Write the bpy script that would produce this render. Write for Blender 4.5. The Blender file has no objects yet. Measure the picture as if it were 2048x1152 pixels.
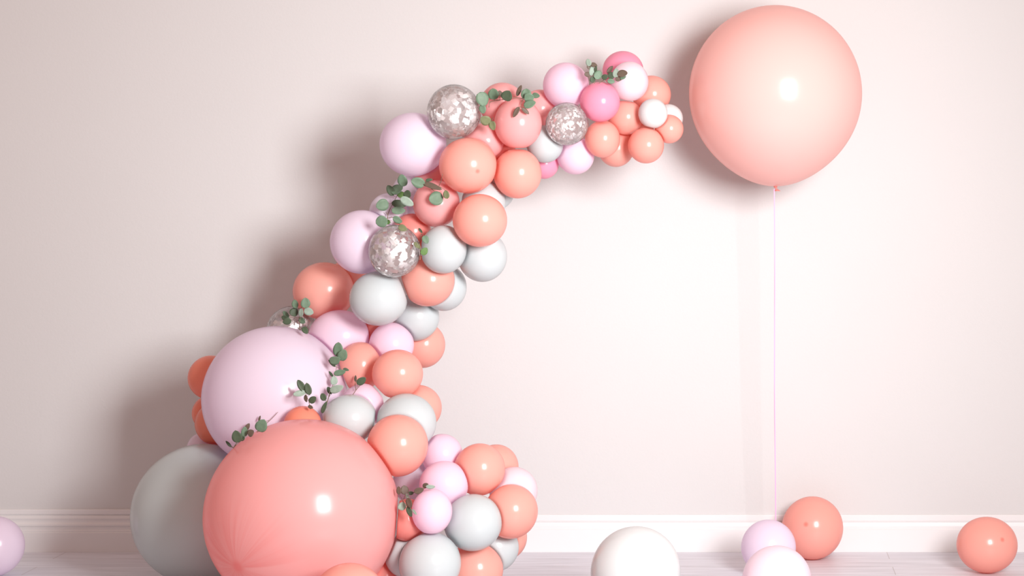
import bpy, bmesh, math, random
from mathutils import Vector, Matrix
random.seed(11)
sc = bpy.context.scene
COL = sc.collection
# ------------------------------------------------------------------ frame
F, PX, PY, CAMZ = 3750.0, 1500.0, 410.0, 1.65       # focal length and optical centre (pixels of 2048x1152), eye height
WALL_Y = 8.93
def at(px, py, Y):
    return Vector(((px-PX)*Y/F, Y, CAMZ-(py-PY)*Y/F))
def floor_y(py):
    return CAMZ*F/(py-PY)

# ------------------------------------------------------------------ helpers
def link(name, me, mat=None, parent=None, loc=None):
    o = bpy.data.objects.new(name, me); COL.objects.link(o)
    if me and mat: me.materials.append(mat)
    if parent: o.parent = parent
    if loc is not None: o.location = loc
    return o
def tag(o, label=None, cat=None, group=None, kind=None):
    if label: o['label'] = label
    if cat: o['category'] = cat
    if group: o['group'] = group
    if kind: o['kind'] = kind
    return o
def mesh(name, verts, faces, smooth=True):
    me = bpy.data.meshes.new(name); me.from_pydata([tuple(v) for v in verts], [], faces)
    bm = bmesh.new(); bm.from_mesh(me); bmesh.ops.recalc_face_normals(bm, faces=bm.faces); bm.to_mesh(me); bm.free()
    if smooth:
        for p in me.polygons: p.use_smooth = True
    return me

# ------------------------------------------------------------------ materials
def new_mat(name):
    m = bpy.data.materials.new(name); m.use_nodes = True
    nt = m.node_tree; nt.nodes.clear()
    return m, nt, nt.nodes.new('ShaderNodeOutputMaterial')
def node(nt, typ, **kw):
    n = nt.nodes.new(typ)
    for k, v in kw.items():
        if k in n.inputs: n.inputs[k].default_value = v
        else: setattr(n, k, v)
    return n
def latex(name, col, trans=0.38, rough=0.21, streaks=False, tip=None):
    """stretched latex: glossy skin, part of the light passes through; the thicker crown (local +Z) is deeper in colour"""
    m, nt, out = new_mat(name); L = nt.links
    c4 = (*col, 1)
    csock = None
    if tip or streaks:
        tc = node(nt, 'ShaderNodeTexCoord')
        nrm = node(nt, 'ShaderNodeVectorMath', operation='NORMALIZE'); L.new(tc.outputs['Object'], nrm.inputs[0])
        sep = node(nt, 'ShaderNodeSeparateXYZ'); L.new(nrm.outputs[0], sep.inputs[0])
        ac = node(nt, 'ShaderNodeMath', operation='ARCCOSINE'); L.new(sep.outputs['Z'], ac.inputs[0])
        mr = node(nt, 'ShaderNodeMapRange', interpolation_type='SMOOTHSTEP')
        mr.inputs['From Min'].default_value = 0.02; mr.inputs['From Max'].default_value = tip or .1
        mr.inputs['To Min'].default_value = .7; mr.inputs['To Max'].default_value = 0
        L.new(ac.outputs[0], mr.inputs['Value'])
        fac = mr.outputs['Result']
        if streaks:
            at2 = node(nt, 'ShaderNodeMath', operation='ARCTAN2'); L.new(sep.outputs['Y'], at2.inputs[0]); L.new(sep.outputs['X'], at2.inputs[1])
            nz = node(nt, 'ShaderNodeTexNoise', noise_dimensions='1D'); nz.inputs['Scale'].default_value = 2.6; nz.inputs['Detail'].default_value = 3; nz.inputs['Roughness'].default_value = .75
            L.new(at2.outputs[0], nz.inputs['W'])
            mr2 = node(nt, 'ShaderNodeMapRange'); mr2.inputs['From Min'].default_value = .42; mr2.inputs['From Max'].default_value = .62
            L.new(nz.outputs['Fac'], mr2.inputs['Value'])
            mr3 = node(nt, 'ShaderNodeMapRange', interpolation_type='SMOOTHSTEP'); mr3.inputs['From Min'].default_value = .05; mr3.inputs['From Max'].default_value = .95
            mr3.inputs['To Min'].default_value = .5; mr3.inputs['To Max'].default_value = 0
            L.new(ac.outputs[0], mr3.inputs['Value'])
            mul = node(nt, 'ShaderNodeMath', operation='MULTIPLY'); L.new(mr2.outputs[0], mul.inputs[0]); L.new(mr3.outputs[0], mul.inputs[1])
            mx = node(nt, 'ShaderNodeMath', operation='MAXIMUM'); L.new(fac, mx.inputs[0]); L.new(mul.outputs[0], mx.inputs[1])
            fac = mx.outputs[0]
        mix = node(nt, 'ShaderNodeMix', data_type='RGBA')
        mix.inputs['A'].default_value = c4
        mix.inputs['B'].default_value = (col[0]*.90, col[1]*.42, col[2]*.40, 1)
        L.new(fac, mix.inputs['Factor']); csock = mix.outputs['Result']
    p = node(nt, 'ShaderNodeBsdfPrincipled'); p.inputs['Base Color'].default_value = c4
    p.inputs['Roughness'].default_value = rough; p.inputs['IOR'].default_value = 1.5
    t = node(nt, 'ShaderNodeBsdfTranslucent'); t.inputs['Color'].default_value = (*[c**1.45 for c in col], 1)   # light that has crossed the rubber is deeper in colour
    if csock: L.new(csock, p.inputs['Base Color'])
    mixs = node(nt, 'ShaderNodeMixShader'); mixs.inputs[0].default_value = trans
    L.new(p.outputs[0], mixs.inputs[1]); L.new(t.outputs[0], mixs.inputs[2]); L.new(mixs.outputs[0], out.inputs['Surface'])
    return m
PEACH = (.94, .50, .425); CORAL = (.92, .35, .31); SALMON = (.94, .53, .52)
M = dict(
    peach=latex('peach_latex', PEACH), peachdot=latex('peach_latex_crown', PEACH, tip=.115),
    coral=latex('coral_latex', CORAL),
    orange=latex('orange_latex', (.94, .36, .25)),
    rose=latex('rose_latex', (.93, .50, .50)),
    giantpeach=latex('pale_peach_latex', (.95, .68, .64), trans=.44),
    salmon=latex('salmon_latex', SALMON, trans=.44, streaks=True, tip=.13),
    lav=latex('lavender_latex', (.88, .79, .90)),
    pink=latex('pale_pink_latex', (.94, .76, .88)),
    mist=latex('misty_lilac_latex', (.86, .82, .90)),
    blush=latex('blush_white_latex', (.93, .82, .88)),
    hot=latex('bubblegum_latex', (.93, .42, .58)),
    white=latex('white_latex', (.585, .645, .66), trans=.2),
    lit_white=latex('lit_white_latex', (.69, .725, .73), trans=.14),  # white latex with the stronger light at the garland tip put into its colour
    grey=latex('shaded_white_latex', (.52, .59, .60), trans=.12),  # white latex too, its shade beside the giant salmon balloon painted in
)
def simple(name, col, rough=.5, metal=0.0, spec=.5):
    m, nt, out = new_mat(name)
    p = node(nt, 'ShaderNodeBsdfPrincipled'); p.inputs['Base Color'].default_value = (*col, 1)
    p.inputs['Roughness'].default_value = rough; p.inputs['Metallic'].default_value = metal
    p.inputs['Specular IOR Level'].default_value = spec
    nt.links.new(p.outputs[0], out.inputs['Surface']); return m
def film():
    m, nt, out = new_mat('clear_latex_film'); L = nt.links
    tr = node(nt, 'ShaderNodeBsdfTransparent'); tr.inputs['Color'].default_value = (.985, .97, .97, 1)
    gl = node(nt, 'ShaderNodeBsdfGlossy'); gl.inputs['Roughness'].default_value = .12; gl.inputs['Color'].default_value = (1, 1, 1, 1)
    df = node(nt, 'ShaderNodeBsdfDiffuse'); df.inputs['Color'].default_value = (.8, .74, .74, 1)
    fr = node(nt, 'ShaderNodeFresnel'); fr.inputs['IOR'].default_value = 1.5
    m0 = node(nt, 'ShaderNodeMixShader'); m0.inputs[0].default_value = .14
    L.new(tr.outputs[0], m0.inputs[1]); L.new(df.outputs[0], m0.inputs[2])
    m1 = node(nt, 'ShaderNodeMixShader'); L.new(fr.outputs[0], m1.inputs[0]); L.new(m0.outputs[0], m1.inputs[1]); L.new(gl.outputs[0], m1.inputs[2])
    L.new(m1.outputs[0], out.inputs['Surface']); return m
M['film'] = film()
M['foil'] = simple('silver_foil', (.88, .88, .88), rough=.33, metal=.45)
def leaf_mat(name, col):
    m, nt, out = new_mat(name); L = nt.links
    tc = node(nt, 'ShaderNodeTexCoord')
    nz = node(nt, 'ShaderNodeTexNoise'); nz.inputs['Scale'].default_value = 60; L.new(tc.outputs['Object'], nz.inputs['Vector'])
    mix = node(nt, 'ShaderNodeMix', data_type='RGBA'); mix.inputs['A'].default_value = (*[c*.8 for c in col], 1); mix.inputs['B'].default_value = (*[min(1, c*1.2) for c in col], 1)
    L.new(nz.outputs['Fac'], mix.inputs['Factor'])
    p = node(nt, 'ShaderNodeBsdfPrincipled'); p.inputs['Roughness'].default_value = .5; p.inputs['Specular IOR Level'].default_value = .3
    L.new(mix.outputs['Result'], p.inputs['Base Color'])
    t = node(nt, 'ShaderNodeBsdfTranslucent'); L.new(mix.outputs['Result'], t.inputs['Color'])
    ms = node(nt, 'ShaderNodeMixShader'); ms.inputs[0].default_value = .12
    L.new(p.outputs[0], ms.inputs[1]); L.new(t.outputs[0], ms.inputs[2]); L.new(ms.outputs[0], out.inputs['Surface']); return m
LEAF = dict(g=leaf_mat('sage_leaf', (.145, .225, .15)), p=leaf_mat('pale_leaf_underside', (.31, .40, .33)),
            d=leaf_mat('deep_green_leaf', (.07, .10, .06)), b=leaf_mat('brown_leaf', (.13, .095, .07)),
            o=leaf_mat('olive_leaf', (.19, .21, .11)), l=leaf_mat('bright_leaf', (.12, .22, .07)))
M['stem'] = simple('woody_stem', (.22, .15, .11), .6)
M['ribbon'] = simple('pink_ribbon', (.88, .42, .68), .35)

def wall_mat():
    m, nt, out = new_mat('matte_blush_paint'); L = nt.links
    tc = node(nt, 'ShaderNodeTexCoord')
    n1 = node(nt, 'ShaderNodeTexNoise'); n1.inputs['Scale'].default_value = 90; n1.inputs['Detail'].default_value = 3
    n2 = node(nt, 'ShaderNodeTexNoise'); n2.inputs['Scale'].default_value = 1.6
    L.new(tc.outputs['Object'], n1.inputs['Vector']); L.new(tc.outputs['Object'], n2.inputs['Vector'])
    mix = node(nt, 'ShaderNodeMix', data_type='RGBA'); mix.inputs['A'].default_value = (.58, .582, .583, 1); mix.inputs['B'].default_value = (.60, .602, .604, 1)
    L.new(n2.outputs['Fac'], mix.inputs['Factor'])
    b = node(nt, 'ShaderNodeBump'); b.inputs['Strength'].default_value = .12; b.inputs['Distance'].default_value = .004
    L.new(n1.outputs['Fac'], b.inputs['Height'])
    p = node(nt, 'ShaderNodeBsdfPrincipled'); p.inputs['Roughness'].default_value = .75; p.inputs['Specular IOR Level'].default_value = .2
    L.new(mix.outputs['Result'], p.inputs['Base Color']); L.new(b.outputs[0], p.inputs['Normal']); L.new(p.outputs[0], out.inputs['Surface']); return m
def floor_mat():
    m, nt, out = new_mat('whitewashed_boards'); L = nt.links
    tc = node(nt, 'ShaderNodeTexCoord')
    br = node(nt, 'ShaderNodeTexBrick'); br.inputs['Scale'].default_value = 1; br.inputs['Brick Width'].default_value = 1.3; br.inputs['Row Height'].default_value = .19
    br.inputs['Mortar Size'].default_value = .0022; br.inputs['Color1'].default_value = (.66, .67, .73, 1); br.inputs['Color2'].default_value = (.70, .71, .77, 1); br.inputs['Mortar'].default_value = (.50, .48, .50, 1)
    L.new(tc.outputs['Object'], br.inputs['Vector'])
    mp = node(nt, 'ShaderNodeMapping'); mp.inputs['Scale'].default_value = (1.3, 16, 1); L.new(tc.outputs['Object'], mp.inputs['Vector'])
    nz = node(nt, 'ShaderNodeTexNoise'); nz.inputs['Scale'].default_value = 2.2; nz.inputs['Detail'].default_value = 6; nz.inputs['Distortion'].default_value = .6
    L.new(mp.outputs[0], nz.inputs['Vector'])
    rmp = node(nt, 'ShaderNodeMapRange'); rmp.inputs['From Min'].default_value = .3; rmp.inputs['From Max'].default_value = .7; rmp.inputs['To Min'].default_value = .82; rmp.inputs['To Max'].default_value = 1.08
    L.new(nz.outputs['Fac'], rmp.inputs['Value'])
    mul = node(nt, 'ShaderNodeVectorMath', operation='SCALE'); L.new(br.outputs['Color'], mul.inputs[0]); L.new(rmp.outputs[0], mul.inputs['Scale'])
    p = node(nt, 'ShaderNodeBsdfPrincipled'); p.inputs['Roughness'].default_value = .42; p.inputs['Specular IOR Level'].default_value = .4
    L.new(mul.outputs[0], p.inputs['Base Color']); L.new(p.outputs[0], out.inputs['Surface']); return m
M['wall'] = wall_mat(); M['floor'] = floor_mat(); M['trim'] = simple('white_gloss_paint', (.70, .70, .705), .4)

# ------------------------------------------------------------------ the room
def box(name, lo, hi, mat):
    v = [(x, y, z) for x in (lo[0], hi[0]) for y in (lo[1], hi[1]) for z in (lo[2], hi[2])]
    f = [(0,1,3,2),(4,6,7,5),(0,4,5,1),(2,3,7,6),(0,2,6,4),(1,5,7,3)]
    o = link(name, mesh(name, v, f, smooth=False), mat); o['kind'] = 'structure'; return o
box('wall_back', (-6.2, WALL_Y, -.1), (4.2, WALL_Y+.15, 3.4), M['wall'])
box('floor', (-6.2, -.5, -.1), (4.2, WALL_Y, 0), M['floor'])
def baseboard(name, x0, x1, h, prof):
    pts = [(0.0, 0.0)] + [(d, z*h) for d, z in prof] + [(0.0, h)]
    n = len(pts); v = []
    for x in (x0, x1):
        for d, z in pts: v.append((x, WALL_Y-d-.0002, z+.0002))
    f = [(i, (i+1) % n, n+(i+1) % n, n+i) for i in range(n)] + [tuple(range(n)), tuple(range(2*n-1, n-1, -1))]
    o = link(name, mesh(name, v, f, smooth=False), M['trim']); o['kind'] = 'structure'; return o
PROF = [(.022, 0), (.022, .455), (.019, .47), (.019, .50), (.0165, .53), (.0165, .585), (.020, .62), (.0195, .655), (.014, .70), (.0135, .74), (.016, .79), (.013, .855), (.008, .862), (.008, .882), (.0125, .888), (.0125, .985), (.0105, 1.0)]
PROF_R = [(.022, 0), (.022, .60), (.018, .63), (.018, .70), (.0155, .80), (.0085, .812), (.0085, .83), (.0125, .836), (.0125, .98), (.0105, 1.0)]
baseboard('baseboard_left', -6.2, -1.95, .2015, PROF)
baseboard('baseboard_right', -1.95, 4.2, .1765, PROF_R)

# ------------------------------------------------------------------ balloons, as measured: colour, centre, half width, half height, depth order (0 nearest), label
GARLAND = 'balloons of the garland'
B = [
 # the tip of the arch
 ('lit_white', 1306, 227, 29.5, 30, 0, 'small round white balloon near the tip of the garland, beside the giant peach balloon'),
 ('lit_white', 1337, 237, 29, 29, 2, 'white balloon mostly hidden behind the small white one at the garland tip'),
 ('peach', 1292, 291, 36, 36, 0, 'light peach balloon lowest at the garland tip, right of the lower peach pair'),
 ('peach', 1338, 258, 29, 29, 1, 'small peach balloon at the outermost tip of the garland, nearest the giant peach balloon'),
 ('peach', 1251, 235, 35, 35, 3, 'peach balloon squeezed between the bubblegum pink and small white balloons at the tip'),
 ('peach', 1205, 278, 35, 37.5, 2, 'peach balloon directly under the front bubblegum pink balloon, touching the small confetti balloon'),
 ('peach', 1232, 297, 36, 37, 4, 'peach balloon tucked behind and below two peach balloons at the underside of the tip'),
 ('peach', 1303, 189, 39, 38, 4, 'peach balloon behind the blush white one, above the small white balloon at the tip'),
 ('hot', 1200, 204, 40, 40, 1, 'bubblegum pink balloon in front, below the eucalyptus at the garland top'),
 ('hot', 1246, 141, 41, 39, 4, 'bubblegum pink balloon topmost of the garland, peeking over a blush white balloon'),
 ('blush', 1259, 163, 38, 40, 2, 'blush white balloon overlapping the topmost pink balloon, eucalyptus on its edge'),
 ('pink', 1132, 171, 46, 46, 2, 'pale pink balloon above the small confetti balloon at the top of the arch'),
 ('white', 1090, 288, 37, 38, 2, 'white balloon below and behind the small confetti balloon at the arch top'),
 ('pink', 1151, 311, 37.5, 38, 3, 'pale pink balloon hanging under the small confetti balloon'),
 ('hot', 1088, 327, 30, 31, 5, 'bright pink balloon half hidden below the white one under the arch top'),
 ('rose', 1080, 219, 39, 40, 3, 'salmon rose balloon hidden between the rose balloon and the pale pink balloon on top'),
 ('rose', 1036, 247, 47.5, 51, 1, 'rose pink balloon with eucalyptus leaves hanging over its top'),
 ('peach', 1035, 347, 48, 50, 1, 'peach balloon below the rose pink one, on the inner bend of the arch'),
 ('peachdot', 936, 331, 57.5, 56, 0, 'large peach balloon with darker crown spot at the bend, beside the lavender balloon'),
 ('lav', 826, 289, 66, 64, 2, 'large lavender balloon on the outer bend, below the upper confetti balloon'),
 ('rose', 1005, 210, 45, 45, 3, 'rose balloon behind, under the eucalyptus sprig beside the upper confetti balloon'),
 ('rose', 968, 283, 40, 37, 2, 'rose balloon wedged under the upper confetti balloon, behind the large peach one'),
 ('rose', 866, 352, 36, 34, 5, 'dusky rose balloon mostly hidden under the large lavender balloon at the bend'),
 # the middle
 ('mist', 777, 424, 38, 38, 5, 'grey lavender balloon behind the big eucalyptus sprig, edging the arch'),
 ('mist', 826, 386, 42, 42, 6, 'lavender balloon in shade behind the big eucalyptus sprig'),
 ('rose', 873, 407, 46.5, 47, 2, 'rose balloon with a round eucalyptus leaf on its face'),
 ('peach', 960, 441, 54, 53, 0, 'peach balloon on the inner side, above two white balloons'),
 ('white', 967, 405, 44, 43, 4, 'white balloon showing between two peach balloons on the inner bend'),
 ('white', 990, 386, 38, 34, 6, 'white balloon barely peeking out behind another white one on the inner bend'),
 ('coral', 824, 464, 38, 37, 4, 'coral balloon in the hollow between the rose balloon and the middle confetti balloon'),
 ('lav', 724, 484, 63, 64, 2, 'lavender balloon behind the middle confetti balloon on the outer edge'),
 ('white', 887, 499, 46, 48.5, 1, 'white balloon right beside the middle confetti balloon'),
 ('white', 965, 513, 49, 51, 3, 'white balloon on the inner edge under the peach balloon'),
 ('peach', 856, 561, 53, 52, 2, 'peach balloon just below the middle confetti balloon and its white neighbour'),
 ('white', 888, 575, 45, 47, 5, 'white balloon in shade behind the peach one on the inner edge'),
 ('white', 757, 597, 57.5, 54.5, 1, 'large white balloon directly under the middle confetti balloon'),
 ('peach', 648, 582, 61, 57.5, 7, 'large peach balloon on the outer edge, above the half hidden confetti balloon'),
 ('peach', 694, 563, 43, 42, 9, 'peach balloon mostly hidden between the lavender and large white balloons'),
 ('white', 832, 634, 46, 48, 7, 'white balloon below the peach one, in the middle of the inner edge'),
 ('pink', 679, 674, 61.5, 54, 6, 'pale pink balloon above the upright eucalyptus sprig'),
 ('pink', 783, 690, 44.5, 45, 6, 'pale pink balloon between the white balloon and the peach pair'),
 ('peach', 845, 690, 45, 46, 8, 'peach balloon half hidden under the white one on the inner edge'),
 ('peach', 721, 733, 44, 49, 5, 'peach balloon beside the tall eucalyptus sprig, behind its peach neighbour'),
 ('peach', 795, 748, 50.5, 49, 4, 'peach balloon in front, above the white pair in the lower garland'),
 ('pink', 725, 812, 42, 45, 4, 'small pale pink balloon behind the white one, with a tiny sprig over it'),
 ('white', 699, 838, 54.5, 49, 2, 'white balloon between the giant lavender and giant salmon balloons'),
 ('white', 812, 846, 60, 59, 3, 'large white balloon behind the peach one beside the giant salmon balloon'),
 ('peach', 836, 816, 47, 46, 6, 'peach balloon mostly hidden behind the large white one on the inner edge'),
 ('lav', 550, 795, 142, 142.5, 4, 'giant lavender balloon behind the giant salmon one'),
 ('orange', 421, 755, 44, 44, 6, 'orange coral balloon, upper one peeking out behind the giant lavender balloon'),
 ('orange', 421, 826, 36, 36, 8, 'small orange coral balloon between two others behind the giant lavender balloon'),
 ('orange', 441, 846, 50, 47, 6, 'orange coral balloon under the giant lavender one, above the giant shaded white one'),
 ('lav', 408, 899, 34, 35, 9, 'dim lavender balloon just peeking over the giant shaded white balloon'),
 ('orange', 605, 848, 37, 36, 2, 'small orange balloon whose crown shows above the giant salmon balloon'),
 ('salmon', 604, 1030, 191, 191, 0, 'giant salmon pink balloon on the floor at the foot of the garland'),
 ('grey', 407, 1028, 140, 140, 3, 'giant shaded white balloon on the floor behind the giant salmon one'),
 ('lav', 668, 832, 38, 38, 6, 'lavender balloon hidden in the gap between giant lavender and white balloons'),
 ('peach', 1277, 257, 31, 31, 6, 'peach balloon glimpsed in the gap under the small round white balloon at the tip'),
 ('coral', 1000, 312, 34, 34, 6, 'coral balloon glimpsed in the gap between the rose and two peach balloons'),
 ('coral', 742, 662, 38, 38, 9, 'coral balloon deep in the gap above the two pale pink balloons'),
 # the foot
 ('peach', 795, 891, 60.5, 62, 1, 'large peach balloon touching the upper side of the giant salmon balloon'),
 ('pink', 884, 910, 41, 42, 4, 'pale pink balloon behind the large peach one at the foot'),
 ('mist', 830, 964, 44, 44, 6, 'pale lavender balloon in the gap behind the sprig at the foot'),
 ('pink', 888, 969, 49, 47, 2, 'pale pink balloon above the smaller pink one at the foot'),
 ('pink', 864, 1023, 40, 45, 0, 'small pale pink balloon in front with eucalyptus at its upper side'),
 ('peach', 959, 939, 51, 52, 3, 'peach balloon at the top of the foot cluster'),
 ('peach', 992, 935, 45, 46, 5, 'peach balloon half hidden behind another peach one at top of the foot cluster'),
 ('blush', 1027, 982, 48, 48, 4, 'very pale lavender balloon between peach ones at the outer edge of the foot'),
 ('peach', 1022, 1023, 53.5, 54, 2, 'peach balloon at the outer edge of the foot, before the baseboard'),
 ('white', 946, 1045, 58, 56.5, 1, 'large white balloon in the middle of the foot cluster'),
 ('white', 860, 1127, 61.5, 62, 2, 'large white balloon on the floor, cropped by the lower frame edge'),
 ('peach', 950, 1140, 56, 56, 3, 'peach balloon low in the foot cluster between two white ones'),
 ('white', 990, 1095, 47.5, 48, 4, 'white balloon in shade under the outer peach balloon at the foot'),
 ('peach', 1010, 1075, 44, 45, 6, 'peach balloon peeking out lowest behind the shaded white one at the foot'),
 ('coral', 816, 1040, 42, 42, 4, 'coral balloon between the giant salmon and small pale pink balloons'),
 ('white', 812, 1110, 42, 45, 5, 'white balloon in shade between the giant salmon and the floor white balloon'),
 ('coral', 768, 1158, 46, 46, 7, 'coral red balloon deep in shade under the giant salmon balloon'),
]
CONF = [
 (908, 224, 53.5, 55.5, 1, 'large silver confetti balloon on top of the outer bend of the arch'),
 (1134, 248, 43, 43.5, 0, 'small silver confetti balloon below the pale pink balloon at the arch top'),
 (789, 502, 52, 53, 0, 'silver confetti balloon in the middle of the garland, before the lavender balloon'),
 (583, 662, 49, 50, 9, 'silver confetti balloon half hidden behind the giant lavender one, sprig on top'),
]
LOOSE = [   # colour, cx, cy, rx, ry, Y, label, tip direction (towards the image right, up)
 ('giantpeach', 1551, 187, 173, 176, WALL_Y-.43, 'giant peach balloon floating before the wall, tied with a long ribbon', None),
 ('lit_white', 1271.5, 1144, 90, 90, None, 'large white balloon alone on the floor before the middle of the baseboard', (-.2, .5)),
 ('lav', 1537, 1095, 55, 55, None, 'pale lilac balloon on the floor beside the peach one, behind the blush one', (.3, .6)),
 ('blush', 1553.5, 1161, 69.5, 69, None, 'blush white balloon lowest of three on the floor, cropped by the frame', (.2, .5)),
 ('peachdot', 1625, 1056, 61.5, 62.5, None, 'peach balloon on the floor touching the baseboard below the ribbon end', (-.21, .11)),
 ('peachdot', 1974, 1090, 61, 55.5, None, 'peach balloon on the floor at the far right of the photo', (.52, .18)),
 ('lav', -14, 1093, 60, 60, None, 'pale lilac balloon on the floor at the far left, half out of frame', (.1, .5)),
 ('peachdot', 697, 1202, 75, 75, None, 'peach balloon on the floor in front of the giant salmon one, mostly cropped', (-.3, .2)),
]
# ------------------------------------------------------------------ solve the depths: nearer balloons cover the ones behind, neighbours press on each other
class Ball: pass
balls = []
def base_y(cx, cy):
    if cy < 430 and cx > 780: return WALL_Y-.88+min(1, max(0, (cx-960)/260))*.46
    return WALL_Y-(.84 if cy < 760 else .92)
for (c, cx, cy, rx, ry, ly, lab) in B:
    b = Ball(); b.c, b.cx, b.cy, b.rx, b.ry, b.ly, b.lab = c, cx, cy, rx, ry, ly, lab
    b.kind = 'latex'; b.fix = False; b.Y = base_y(cx, cy) - .12 + .045*ly; b.Y0 = b.Y; b.tip = None; balls.append(b)
for (cx, cy, rx, ry, ly, lab) in CONF:
    b = Ball(); b.c, b.cx, b.cy, b.rx, b.ry, b.ly, b.lab = 'film', cx, cy, rx, ry, ly, lab
    b.kind = 'confetti'; b.fix = False; b.Y = base_y(cx, cy) - .12 + .045*ly; b.Y0 = b.Y; b.tip = None; balls.append(b)
for (c, cx, cy, rx, ry, Y, lab, tip) in LOOSE:
    b = Ball(); b.c, b.cx, b.cy, b.rx, b.ry, b.ly, b.lab = c, cx, cy, rx, ry, 0, lab
    b.kind = 'loose'; b.fix = True; b.Y = Y or floor_y(cy+ry); b.Y0 = b.Y; b.tip = tip; balls.append(b)
for b in balls:
    b.rp = (b.rx+b.ry)/2
    if b.c == 'salmon' or b.c == 'grey':
        b.fix = True; b.Y = b.Y0 = floor_y(b.cy+b.ry) - .004
    if b.c == 'lav' and b.rp > 120: b.fix = True; b.Y = b.Y0 = WALL_Y-.80
pairs = []
for i in range(len(balls)):
    for j in range(i+1, len(balls)):
        a, b = balls[i], balls[j]
        if a.kind == 'loose' and b.kind == 'loose': continue
        d = math.hypot(a.cx-b.cx, a.cy-b.cy)
        if d < (a.rp+b.rp)*.995: pairs.append((a, b, d))
for it in range(700):
    for a, b, d in pairs:
        k = (a.Y+b.Y)/2/F
        if a.ly == b.ly and a.kind != 'loose' and b.kind != 'loose': s = 1 if b.Y >= a.Y else -1
        else: s = 1 if (b.ly > a.ly or a.kind == 'loose') else -1
        if b.kind == 'loose': s = -1
        rf, rb = (a.rp, b.rp) if s > 0 else (b.rp, a.rp)        # the nearer one keeps its whole outline
        g = max(1.07*math.sqrt(max(0, rb*rb-(d-rf)**2)), .45*math.sqrt(max(0, (rf+rb)**2-d*d)))*k
        e = g - s*(b.Y-a.Y)
        if e > 0:
            if a.fix and b.fix: continue
            wa, wb = (0, 1) if a.fix else ((1, 0) if b.fix else (.5, .5))
            a.Y -= s*e*wa*.9; b.Y += s*e*wb*.9
        elif it < 500 and a.kind != 'loose' and b.kind != 'loose' and not (a.fix and b.fix):       # neighbours stay in touch
            wa, wb = (0, 1) if a.fix else ((1, 0) if b.fix else (.5, .5))
            q = max(e, -.25)*.06
            a.Y -= s*q*wa; b.Y += s*q*wb
    for b in balls:
        if b.fix: continue
        b.Y += (b.Y0-b.Y)*.01*(1-it/700)
        r = b.rp*b.Y/F
        b.Y = min(b.Y, WALL_Y-.03-r)
        lim = floor_y(max(b.cy+b.ry, 700))-.002
        b.Y = min(b.Y, lim)
for b in balls:
    b.pos = at(b.cx, b.cy, b.Y); b.r = b.rp*b.Y/F
    if b.kind == 'loose' and b.c != 'giantpeach' or b.c in ('salmon', 'grey'):
        b.pos.z = b.ry*b.Y/F + .0006
def unit_sphere(nu, nv):
    v = [Vector((0, 0, 1))]
    for i in range(1, nv):
        t = math.pi*i/nv
        for j in range(nu):
            p = 2*math.pi*j/nu
            v.append(Vector((math.sin(t)*math.cos(p), math.sin(t)*math.sin(p), math.cos(t))))
    v.append(Vector((0, 0, -1)))
    f = [(0, 1+j, 1+(j+1) % nu) for j in range(nu)]
    for i in range(nv-2):
        a = 1+i*nu
        for j in range(nu): f.append((a+j, a+nu+j, a+nu+(j+1) % nu, a+(j+1) % nu))
    a = 1+(nv-2)*nu
    f += [(a+(j+1) % nu, a+j, len(v)-1) for j in range(nu)]
    return v, f
SPH = {}
def neighbours(b):
    res = []
    for o in balls:
        if o is b: continue
        d = o.pos-b.pos; L = d.length
        if L < (b.r+o.r)*1.12 and L > 1e-6:
            h = (L*L+b.r*b.r-o.r*o.r)/(2*L)
            res.append((d/L, min(h, b.r*1.1)-.0012, .07*min(b.r, o.r)))
    return res
def press(p, b, nb, shrink=0.0):
    """flatten a point of balloon b where a neighbour, the wall or the floor presses on it"""
    for _ in range(2):
        for n, h, k in nb:
            s = p.dot(n); hh = h-shrink
            if s > hh-k:
                x = s-(hh-k)
                s2 = (hh-k)+k*(1-math.exp(-x/k))
                p = p+n*(s2-s)
    w = WALL_Y-.004-shrink-b.pos.y
    if p.y > w: p.y = w
    f = .0008+shrink-b.pos.z
    if p.z < f: p.z = f
    return p
def rot_for(b):
    if b.c == 'giantpeach': tip = Vector((0, 0, 1))
    elif b.c == 'salmon': tip = Vector((-.62, -.60, -.50))
    elif b.tip: tip = Vector((b.tip[0], -math.sqrt(max(.02, 1-b.tip[0]**2-b.tip[1]**2)), b.tip[1]))
    elif b.c == 'peachdot': tip = Vector((.33, -.92, -.2))
    else: tip = Vector((random.uniform(-.6, .6), -1, random.uniform(-.6, .6)))
    if b.tip or b.c in ('salmon', 'peachdot'):      # the tilt is judged along the line of sight
        v = (b.pos-Vector((0, 0, CAMZ))).normalized()
        tip = Vector((0, 1, 0)).rotation_difference(v) @ tip
    return tip.normalized().to_track_quat('Z', 'Y').to_matrix()
def balloon_mesh(name, b, R, shrink=0.0, taper=.05):
    big = b.rp > 120
    key = (96, 64) if big else (56, 36)
    if key not in SPH: SPH[key] = unit_sphere(*key)
    V, Fc = SPH[key]
    nb = neighbours(b); Rt = R.transposed(); out = []
    sx, sz = b.rx/b.rp, b.ry/b.rp
    for v in V:
        u = v.copy()
        t = max(0.0, -u.z)
        u.z *= 1+taper*t**6
        p = (R @ u)*(b.r-shrink)
        p = Vector((p.x*sx, p.y, p.z*sz))
        p = press(p, b, nb, shrink)
        out.append(Rt @ p)
    return mesh(name, out, Fc)
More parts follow.
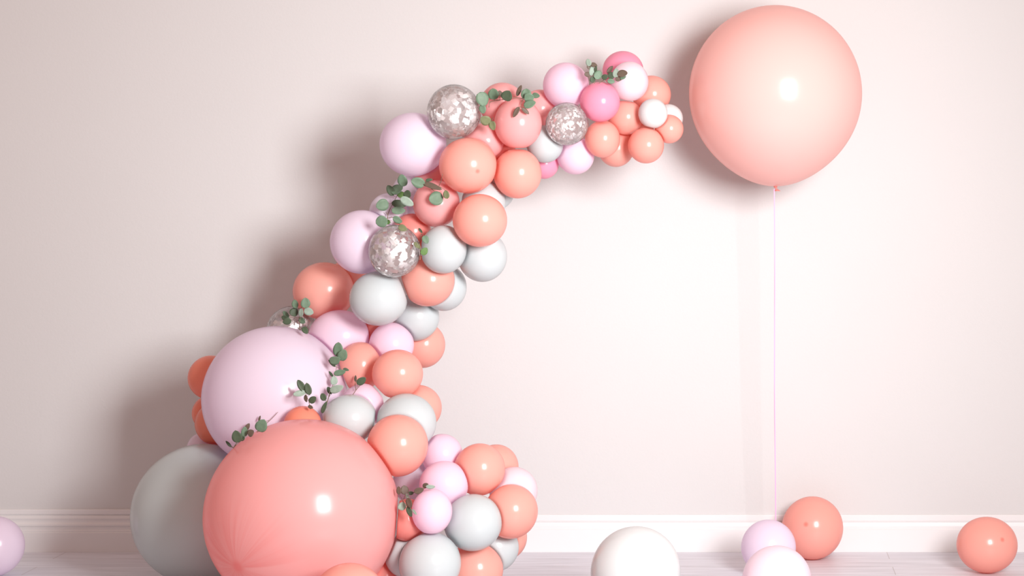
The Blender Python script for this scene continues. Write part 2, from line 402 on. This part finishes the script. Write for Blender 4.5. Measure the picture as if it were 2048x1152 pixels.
def lathe(prof, n=14, bend=None):
    v, f = [], []
    for r, z in prof:
        for j in range(n):
            a = 2*math.pi*j/n
            p = Vector((r*math.cos(a), r*math.sin(a), z)); v.append(bend(p) if bend else p)
    for i in range(len(prof)-1):
        for j in range(n): f.append((i*n+j, i*n+(j+1) % n, (i+1)*n+(j+1) % n, (i+1)*n+j))
    f += [tuple(range(n)), tuple(range((len(prof)-1)*n, len(prof)*n))]
    return v, f
def knot_mesh(s, z0, bend=0.0):
    prof = [(.2, .004/s*.2), (.42, -.15), (.5, -.45), (.95, -.8), (1.0, -1.15), (.55, -1.5), (.5, -1.9), (.75, -2.4), (1.35, -2.9), (1.55, -3.05), (1.5, -3.25), (.9, -3.2), (.3, -3.0)]
    prof = [(r*s, z*s) for r, z in prof]
    def bd(p):
        k = max(0, -p.z-1.2*s)
        return Vector((p.x+bend*k, p.y, p.z+z0))
    v, f = lathe(prof, 14, bd); return mesh('knot', v, f)

for b in balls:
    R = rot_for(b)
    if b.kind == 'latex':
        o = link('balloon', balloon_mesh('balloon', b, R), M[b.c])
        o.matrix_world = Matrix.Translation(b.pos) @ R.to_4x4()
        big = b.rp > 120
        tag(o, b.lab, 'balloon', GARLAND)
    elif b.kind == 'loose':
        if b.c == 'giantpeach':
            e = link('floating_balloon', None, loc=b.pos); tag(e, b.lab, 'balloon')
            link('balloon_body', balloon_mesh('balloon_body', b, Matrix.Identity(3), taper=.055), M[b.c], e)
            kn = link('knot', knot_mesh(.0085, -b.r*b.ry/b.rp*1.04, .55), M['coral'], e)
            kn['label'] = 'coral knot with a rolled lip'
            b.bottom = b.pos+Vector((0, 0, -b.r*b.ry/b.rp*1.055))
        else:
            e = link('balloon', None); e.matrix_world = Matrix.Translation(b.pos) @ R.to_4x4(); tag(e, b.lab, 'balloon', 'loose balloons on the floor')
            link('balloon_body', balloon_mesh('balloon_body', b, R), M[b.c], e)
    else:
        e = link('confetti_balloon', None, loc=b.pos); tag(e, b.lab, 'balloon', 'confetti balloons of the garland')
        link('clear_skin', balloon_mesh('clear_skin', b, Matrix.Identity(3), taper=0), M['film'], e)
        # foil squares clinging to the inside of the skin
        nb = neighbours(b); vv, ff = [], []
        rr = b.r-.0035
        rnd = random.Random(int(b.cx))
        n_sq = 270 if b.rp > 46 else 420
        for k in range(n_sq):
            z = rnd.uniform(-1, 1); a = rnd.uniform(0, 2*math.pi); q = math.sqrt(1-z*z)
            n = Vector((q*math.cos(a), q*math.sin(a), z))
            if n.z > .72 and rnd.random() < .6: continue
            n2 = (n+Vector((rnd.gauss(0, .16), rnd.gauss(0, .16), rnd.gauss(0, .16)))).normalized()
            t1 = n2.orthogonal().normalized(); t1 = Matrix.Rotation(rnd.uniform(0, 6.28), 3, n2) @ t1; t2 = n2.cross(t1)
            s = (.0103 if b.rp > 46 else .0052)*rnd.uniform(.8, 1.1)
            c = press(n*rr, b, nb, .0035); c = c-n*rnd.uniform(0.001, .004)
            i0 = len(vv)
            vv += [c+t1*s+t2*s, c-t1*s+t2*s, c-t1*s-t2*s, c+t1*s-t2*s]
            vv += [w-n2*.0003 for w in vv[i0:i0+4]]
            ff += [(i0, i0+1, i0+2, i0+3), (i0+7, i0+6, i0+5, i0+4)] + [(i0+q1, i0+4+q1, i0+4+(q1+1) % 4, i0+(q1+1) % 4) for q1 in range(4)]
        cf = link('confetti', mesh('confetti', vv, ff, smooth=False), M['foil'], e)
        cf['kind'] = 'stuff'; cf['label'] = 'silver foil squares clinging inside the clear skin'

# ------------------------------------------------------------------ the ribbon of the floating balloon
fb = [b for b in balls if b.c == 'giantpeach'][0]
def ribbon():
    top = fb.bottom+Vector((-.006, -.010, -.012)); pts = []
    end = Vector((at(1551, 1043, WALL_Y-.315).x, WALL_Y-.315, .004))
    for i in range(80):
        t = i/79
        p = top.lerp(end, t); p.x += .0015*math.sin(t*9); p.y += .002*math.sin(t*7+1); pts.append(p)
    for i in range(1, 14):
        a = i*.35; pts.append(end+Vector((-.014*i*.5, .012*math.sin(a), .001)))
    v, f = [], []
    w = .0023
    for i, p in enumerate(pts):
        a = .35*math.sin(i*.23)
        d = Vector((math.cos(a), math.sin(a), 0)) if i < 80 else Vector((0, 1, 0))
        nrm = Vector((-math.sin(a), math.cos(a), 0)) if i < 80 else Vector((0, 0, 1))
        v += [p-d*w-nrm*.0004, p+d*w-nrm*.0004, p+d*w+nrm*.0004, p-d*w+nrm*.0004]
    for i in range(len(pts)-1):
        for k in range(4): f.append((4*i+k, 4*i+(k+1) % 4, 4*i+4+(k+1) % 4, 4*i+4+k))
    f += [(0, 1, 2, 3), tuple(4*(len(pts)-1)+k for k in range(4))]
    o = link('ribbon', mesh('ribbon', v, f), M['ribbon'])
    tag(o, 'thin pink ribbon hanging from the giant floating peach balloon to the floor', 'ribbon')
ribbon()

# ------------------------------------------------------------------ eucalyptus
CAM = Vector((0, 0, CAMZ))
def surf(px, py):
    d = at(px, py, 1.0)-CAM
    best = None
    for b in balls:
        oc = CAM-b.pos; A = d.dot(d); Bq = 2*oc.dot(d); C = oc.dot(oc)-b.r*b.r
        D = Bq*Bq-4*A*C
        if D > 0:
            t = (-Bq-math.sqrt(D))/(2*A)
            if best is None or t < best: best = t
    return best
LEAF_N = 13
def leaf_mesh(L, W, cup, curl):
    """ovate blade with a midrib crease, attached at the origin, pointing along +X, facing +Z"""
    v, f = [], []
    for side in (0, 1):
        dz = -.0005*side
        for i in range(LEAF_N):
            t = i/(LEAF_N-1)
            w = W*.5*(math.sin(math.pi*min(1, t**.86))**.55) if 0 < t < 1 else .0004
            x = L*t; zc = -curl*L*t*t
            for k in (-1, -.55, 0, .55, 1):
                v.append((x, w*k, zc + cup*w*(abs(k)**1.5) + dz))
    n = LEAF_N*5
    for s in (0, 1):
        for i in range(LEAF_N-1):
            for k in range(4):
                a = s*n+i*5+k; f.append((a, a+1, a+6, a+5))
    ring = [i*5 for i in range(LEAF_N)] + [(LEAF_N-1)*5+k for k in range(1, 5)] + [i*5+4 for i in range(LEAF_N-2, -1, -1)] + [k for k in (3, 2, 1)]
    for i in range(len(ring)):
        a, c = ring[i], ring[(i+1) % len(ring)]; f.append((a, c, n+c, n+a))
    return mesh('leaf', v, f)
def tube(pts, r0, r1, n=6):
    v, f = [], []
    for i, p in enumerate(pts):
        q = (pts[min(i+1, len(pts)-1)]-pts[max(i-1, 0)]).normalized()
        a = q.orthogonal().normalized(); c = q.cross(a); r = r0+(r1-r0)*i/max(1, len(pts)-1)
        v += [p+(a*math.cos(2*math.pi*j/n)+c*math.sin(2*math.pi*j/n))*r for j in range(n)]
    for i in range(len(pts)-1):
        for j in range(n): f.append((i*n+j, i*n+(j+1) % n, (i+1)*n+(j+1) % n, (i+1)*n+j))
    f += [tuple(range(n)), tuple(range((len(pts)-1)*n, len(pts)*n))]
    return v, f
def sprig(label, stand, leaves, stems, root):
    """leaves: centre x, y, length, width (pixels), heading in degrees, colour; stems: pixel polylines; stand: how far it stands out from what is behind"""
    rnd = random.Random(int(root[0]*7+root[1]))
    ys = [s for s in (surf(l[0], l[1]) for l in leaves) if s]
    ys.sort(); base = ys[len(ys)//2]-stand if ys else WALL_Y-.8
    def depth(px, py, pad):
        s = min([q for q in (surf(px+dx, py+dy) for dx in (-5, 0, 5) for dy in (-5, 0, 5)) if q] or [9])
        return min(base, s-pad)
    rootp = at(root[0], root[1], depth(root[0], root[1], .008))
    e = link('eucalyptus_sprig', None, loc=rootp); tag(e, label, 'plant sprig', 'eucalyptus sprigs in the garland')
    sv, sf = [], []; nodes = []
    for st in stems:
        fine = []
        for i in range(len(st)-1):
            for k in range(4):
                t = k/4; fine.append((st[i][0]*(1-t)+st[i+1][0]*t, st[i][1]*(1-t)+st[i+1][1]*t))
        fine.append(st[-1])
        P = [at(x, y, depth(x, y, .010)) for x, y in fine]
        for _ in range(2):
            P = [P[0]]+[(P[i-1]+P[i]*2+P[i+1])/4 for i in range(1, len(P)-1)]+[P[-1]]
        nodes += P
        v, f = tube([p-rootp for p in P], .0019, .0011); o = len(sv)
        sv += v; sf += [tuple(o+i for i in q) for q in f]
    for (cx, cy, L, W, ang, c) in leaves:
        a = math.radians(ang); Lp, Wp = L*1.10, W*1.14
        pitch = rnd.uniform(-.2, .5); roll = rnd.uniform(-.35, .35)
        ends = [(cx+math.cos(a)*Lp*.5*k-math.sin(a)*Wp*.5*m, cy-math.sin(a)*Lp*.5*k-math.cos(a)*Wp*.5*m) for k in (-1, 0, 1) for m in (-1, 0, 1)]
        Y = min(depth(x, y, .014) for x, y in ends)-(Lp*abs(math.sin(pitch))+Wp*abs(math.sin(roll)))*.5*8.1/F
        L3 = Lp*Y/F/max(.6, math.cos(pitch)); W3 = Wp*Y/F
        t = Vector((math.cos(a)*math.cos(pitch), -math.sin(pitch), math.sin(a)*math.cos(pitch)))
        nrm = Vector((0, -1, 0)); nrm = (nrm-t*nrm.dot(t)).normalized(); nrm = Matrix.Rotation(roll, 3, t) @ nrm
        w = nrm.cross(t)
        pos = at(cx, cy, Y)-t*L3*.5
        Rm = Matrix((t, w, nrm)).transposed()
        lf = link('leaf', leaf_mesh(L3, W3/max(.8, math.cos(roll)), rnd.uniform(.05, .25), rnd.uniform(-.05, .18)), LEAF[c], e)
        lf.matrix_parent_inverse = Matrix.Identity(4)
        lf.matrix_local = Matrix.Translation(pos-rootp) @ Rm.to_4x4()
        if nodes:
            q = min(nodes, key=lambda p: (p-pos).length)
            if .003 < (q-pos).length < .09:
                mid = (q+pos)/2+Vector((0, -.002, 0))
                v, f = tube([p-rootp for p in (q, mid, pos)], .0009, .0007, 5); o = len(sv)
                sv += v; sf += [tuple(o+i for i in qd) for qd in f]
    link('stem', mesh('stem', sv, sf), M['stem'], e)
sprig('short upright eucalyptus sprig beside the pale pink balloon at the garland top', .02,
  [(1177,125,14,10,110,'p'),(1188,130,13,8,-20,'b'),(1179,134,11,9,-60,'b'),(1184,141.5,19,10,80,'p'),(1191.6,139,13,5,80,'d'),(1196,149.5,18,14,60,'g'),(1175,149,12,9,170,'b'),(1185,159,11,10,100,'d')],
  [[(1189,167),(1187,156),(1185,146),(1180,130)]], (1189,167))
sprig('eucalyptus sprig lying across the blush white balloon at the garland top', .02,
  [(1220,139,17,8,55,'b'),(1209.6,154,12,10,30,'d'),(1223,151,14,13,20,'d'),(1222,162.5,14,9,-10,'g'),(1232,146,17,12,80,'p'),(1245,147,19,13,5,'b'),(1237,158,12,9,0,'b'),(1246,154.5,11,8,20,'g')],
  [[(1199,166),(1210,158),(1225,154),(1241,150)]], (1199,166))
sprig('eucalyptus sprig strung over the rose balloons beside the upper confetti balloon', .03,
  [(965,198,27,22,-70,'g'),(965,218,17,13,-80,'g'),(987,188,21,20,100,'g'),(1001.5,188,14,7,-60,'b'),(1014,191,20,20,60,'d'),
   (1038,181,22,8,70,'b'),(1052.6,188,20,19,90,'g'),(1058,195.5,18,18,0,'g'),(1072,191,15,10,-10,'g'),(1059,208,23,15,20,'g'),(1032.5,224,22,9,-120,'b'),(1051,222,17,7,-40,'b')],
  [[(978,215),(979,203),(1000,200),(1020,197),(1033,195),(1047,197),(1058,199)],[(1047,197),(1042,206),(1041,214)]], (1033,195))
sprig('pair of olive eucalyptus leaves between the upper confetti and rose balloons', .01,
  [(971,241,18,18,150,'o'),(985,251,17,13,-75,'o')], [[(986,236),(980,246),(976,250)]], (986,236))
sprig('large eucalyptus sprig with many round leaves above the middle confetti balloon', .05,
  [(805,361,22,18,95,'g'),(781,381,22,13,120,'d'),(794,379,24,17,30,'g'),(815,389,16,14,-40,'d'),(802,389,14,11,20,'l'),(813.5,403,27,15,-30,'p'),(798,408,27,14,-10,'d'),(797,421,25,14,0,'g'),
   (765,410,22,21,200,'g'),(763,443,23,21,200,'g'),(776,444,10,9,0,'l'),(795,439.6,19,12,-30,'g'),(805,456,17,12,-20,'o')],
  [[(774,440),(777,424),(785,408),(793,394),(800,380),(804,370)],[(776,430),(771,424)],[(775,437),(786,433),(800,448)]], (774,440))
sprig('loose eucalyptus twig over the rose balloon with one round leaf on it', .05,
  [(836,364.6,25,19,160,'g'),(864,371.6,38,10,-18,'b'),(858,360,13,6,10,'d'),(872,397,26,25,190,'g'),(893,389,16,12,100,'o')],
  [[(848,371),(862,376),(872,386)],[(878,372),(883,360),(885,348)],[(862,376),(878,372),(890,380)]], (885,348))
sprig('tiny eucalyptus twig between the middle confetti balloon and the white one', .012,
  [(841,461,11,5,-50,'d'),(851,479,16,12,-60,'g'),(832.6,490,13,7,-60,'o'),(838,493,11,5,-70,'o'),(848.6,502.5,16,12,50,'l')],
  [[(840,520),(841,505),(839,485),(843,468)]], (840,520))
sprig('eucalyptus sprig on the half hidden confetti balloon at the outer edge', .02,
  [(590,608,16,12,100,'g'),(611,606,19,16,90,'g'),(588,624,16,15,60,'d'),(617,623,18,14,-20,'p'),(602,625,16,10,80,'p'),(572,629,16,9,130,'g'),(574,643,16,12,200,'d'),(604,641,15,11,-30,'g'),(569,636,13,9,160,'d'),(610,660,14,10,-50,'d')],
  [[(600,660),(598,640),(600,622),(605,611)]], (600,660))
sprig('tall eucalyptus sprig standing between the giant lavender and peach balloons', .11,
  [(676.7,699,27,19,90,'g'),(685,711,22,17,60,'g'),(669.5,721,21,16,20,'g'),(664,726.6,18,6,135,'d'),(679.6,745,23,11,15,'g'),(692,739,11,5,-15,'d'),(662,748,13,5,130,'d'),(668,761,17,12,90,'p'),(672.5,778,27,14,20,'p'),(659,781,15,9,120,'d'),(646.6,794,15,11,120,'d'),(648,815,23,8,70,'d')],
  [[(649,822),(655,802),(660,786),(667,766),(671,746),(675,722),(676,710)]], (649,822))
sprig('dark eucalyptus sprig over the highlight of the giant lavender balloon', .12,
  [(602,771,24,12,120,'d'),(616,778,23,12,105,'d'),(599,787,23,11,190,'p'),(625,799.6,16,12,40,'d'),(611.5,797,13,7,-70,'b'),(621,814,11,6,-20,'b')],
  [[(621,818),(617,800),(611,786)]], (621,818))
sprig('tiny two leaf eucalyptus twig on the small pale pink balloon', .012,
  [(711,757,12,5,90,'b'),(722.5,762,20,13,35,'d')], [[(706,789),(712,780),(723,768)],[(712,780),(710,770),(711,763)]], (706,789))
sprig('dark leaved eucalyptus sprig between giant lavender and giant salmon balloons', .012,
  [(474,873,23,18,100,'d'),(489,864,19,11,80,'g'),(494.5,854,15,8,60,'b'),(501,866,13,13,40,'b'),(457,888,15,5,130,'d'),(484,877,12,9,30,'d')],
  [[(467,896),(474,884),(486,874),(495,862)],[(467,896),(460,890)]], (467,896))
sprig('single broad eucalyptus leaf with bare twig above the giant salmon balloon', .012,
  [(522.5,852,25,21,60,'g'),(519,837,11,4,75,'b')], [[(514,864),(520,855),(533,847),(545,836),(556,824)]], (514,864))
sprig('brownish eucalyptus sprig beside the giant salmon balloon at the garland foot', .015,
  [(797.5,981,15,9,100,'b'),(809,980,17,14,100,'b'),(804,1013,16,14,200,'p'),(818.6,1006,19,12,-60,'b'),(819,1023,21,10,-70,'d'),(829,1024,13,5,-50,'p'),(838,981,19,11,20,'b'),(851,971,12,9,30,'b'),(861,974,17,8,-10,'p'),(822,986,10,7,10,'d'),(815,993,12,6,-60,'p')],
  [[(805,1002),(811,992),(822,987),(836,983),(850,976)],[(805,1002),(811,1008),(816,1016)]], (805,1002))

# ------------------------------------------------------------------ camera and light
cam = bpy.data.cameras.new('camera'); co = bpy.data.objects.new('camera', cam); COL.objects.link(co)
cam.sensor_width = 36; cam.sensor_fit = 'HORIZONTAL'; cam.lens = F/2048*36
cam.shift_x = (1024-PX)/2048; cam.shift_y = (PY-576)/2048
co.location = CAM; co.rotation_euler = (math.pi/2, 0, 0); sc.camera = co
def area(name, loc, target, sx, sy, power, col, spread=math.pi):
    l = bpy.data.lights.new(name, 'AREA'); l.shape = 'RECTANGLE'; l.size = sx; l.size_y = sy; l.energy = power; l.color = col; l.spread = spread
    o = bpy.data.objects.new(name, l); COL.objects.link(o); o.location = loc
    o.rotation_euler = (Vector(target)-Vector(loc)).to_track_quat('-Z', 'Y').to_euler(); return o
area('softbox', (1.5, WALL_Y-5.38, 2.3), (-1.2, WALL_Y-.5, 1.4), 1.25, 1.7, 172, (1, .985, .985), math.radians(100))
w = bpy.data.worlds.new('studio'); sc.world = w; w.use_nodes = True
bg = w.node_tree.nodes['Background']; bg.inputs[0].default_value = (1, .69, .60, 1); bg.inputs[1].default_value = .72
vs = sc.view_settings; sc.display_settings.display_device = 'sRGB'
vs.view_transform = 'Standard'; vs.look = 'None'; vs.gamma = 1; vs.use_curve_mapping = False; vs.exposure = -0.25
sc.cycles.use_denoising = True
sc.cycles.max_bounces = 10; sc.cycles.transparent_max_bounces = 16; sc.cycles.diffuse_bounces = 6
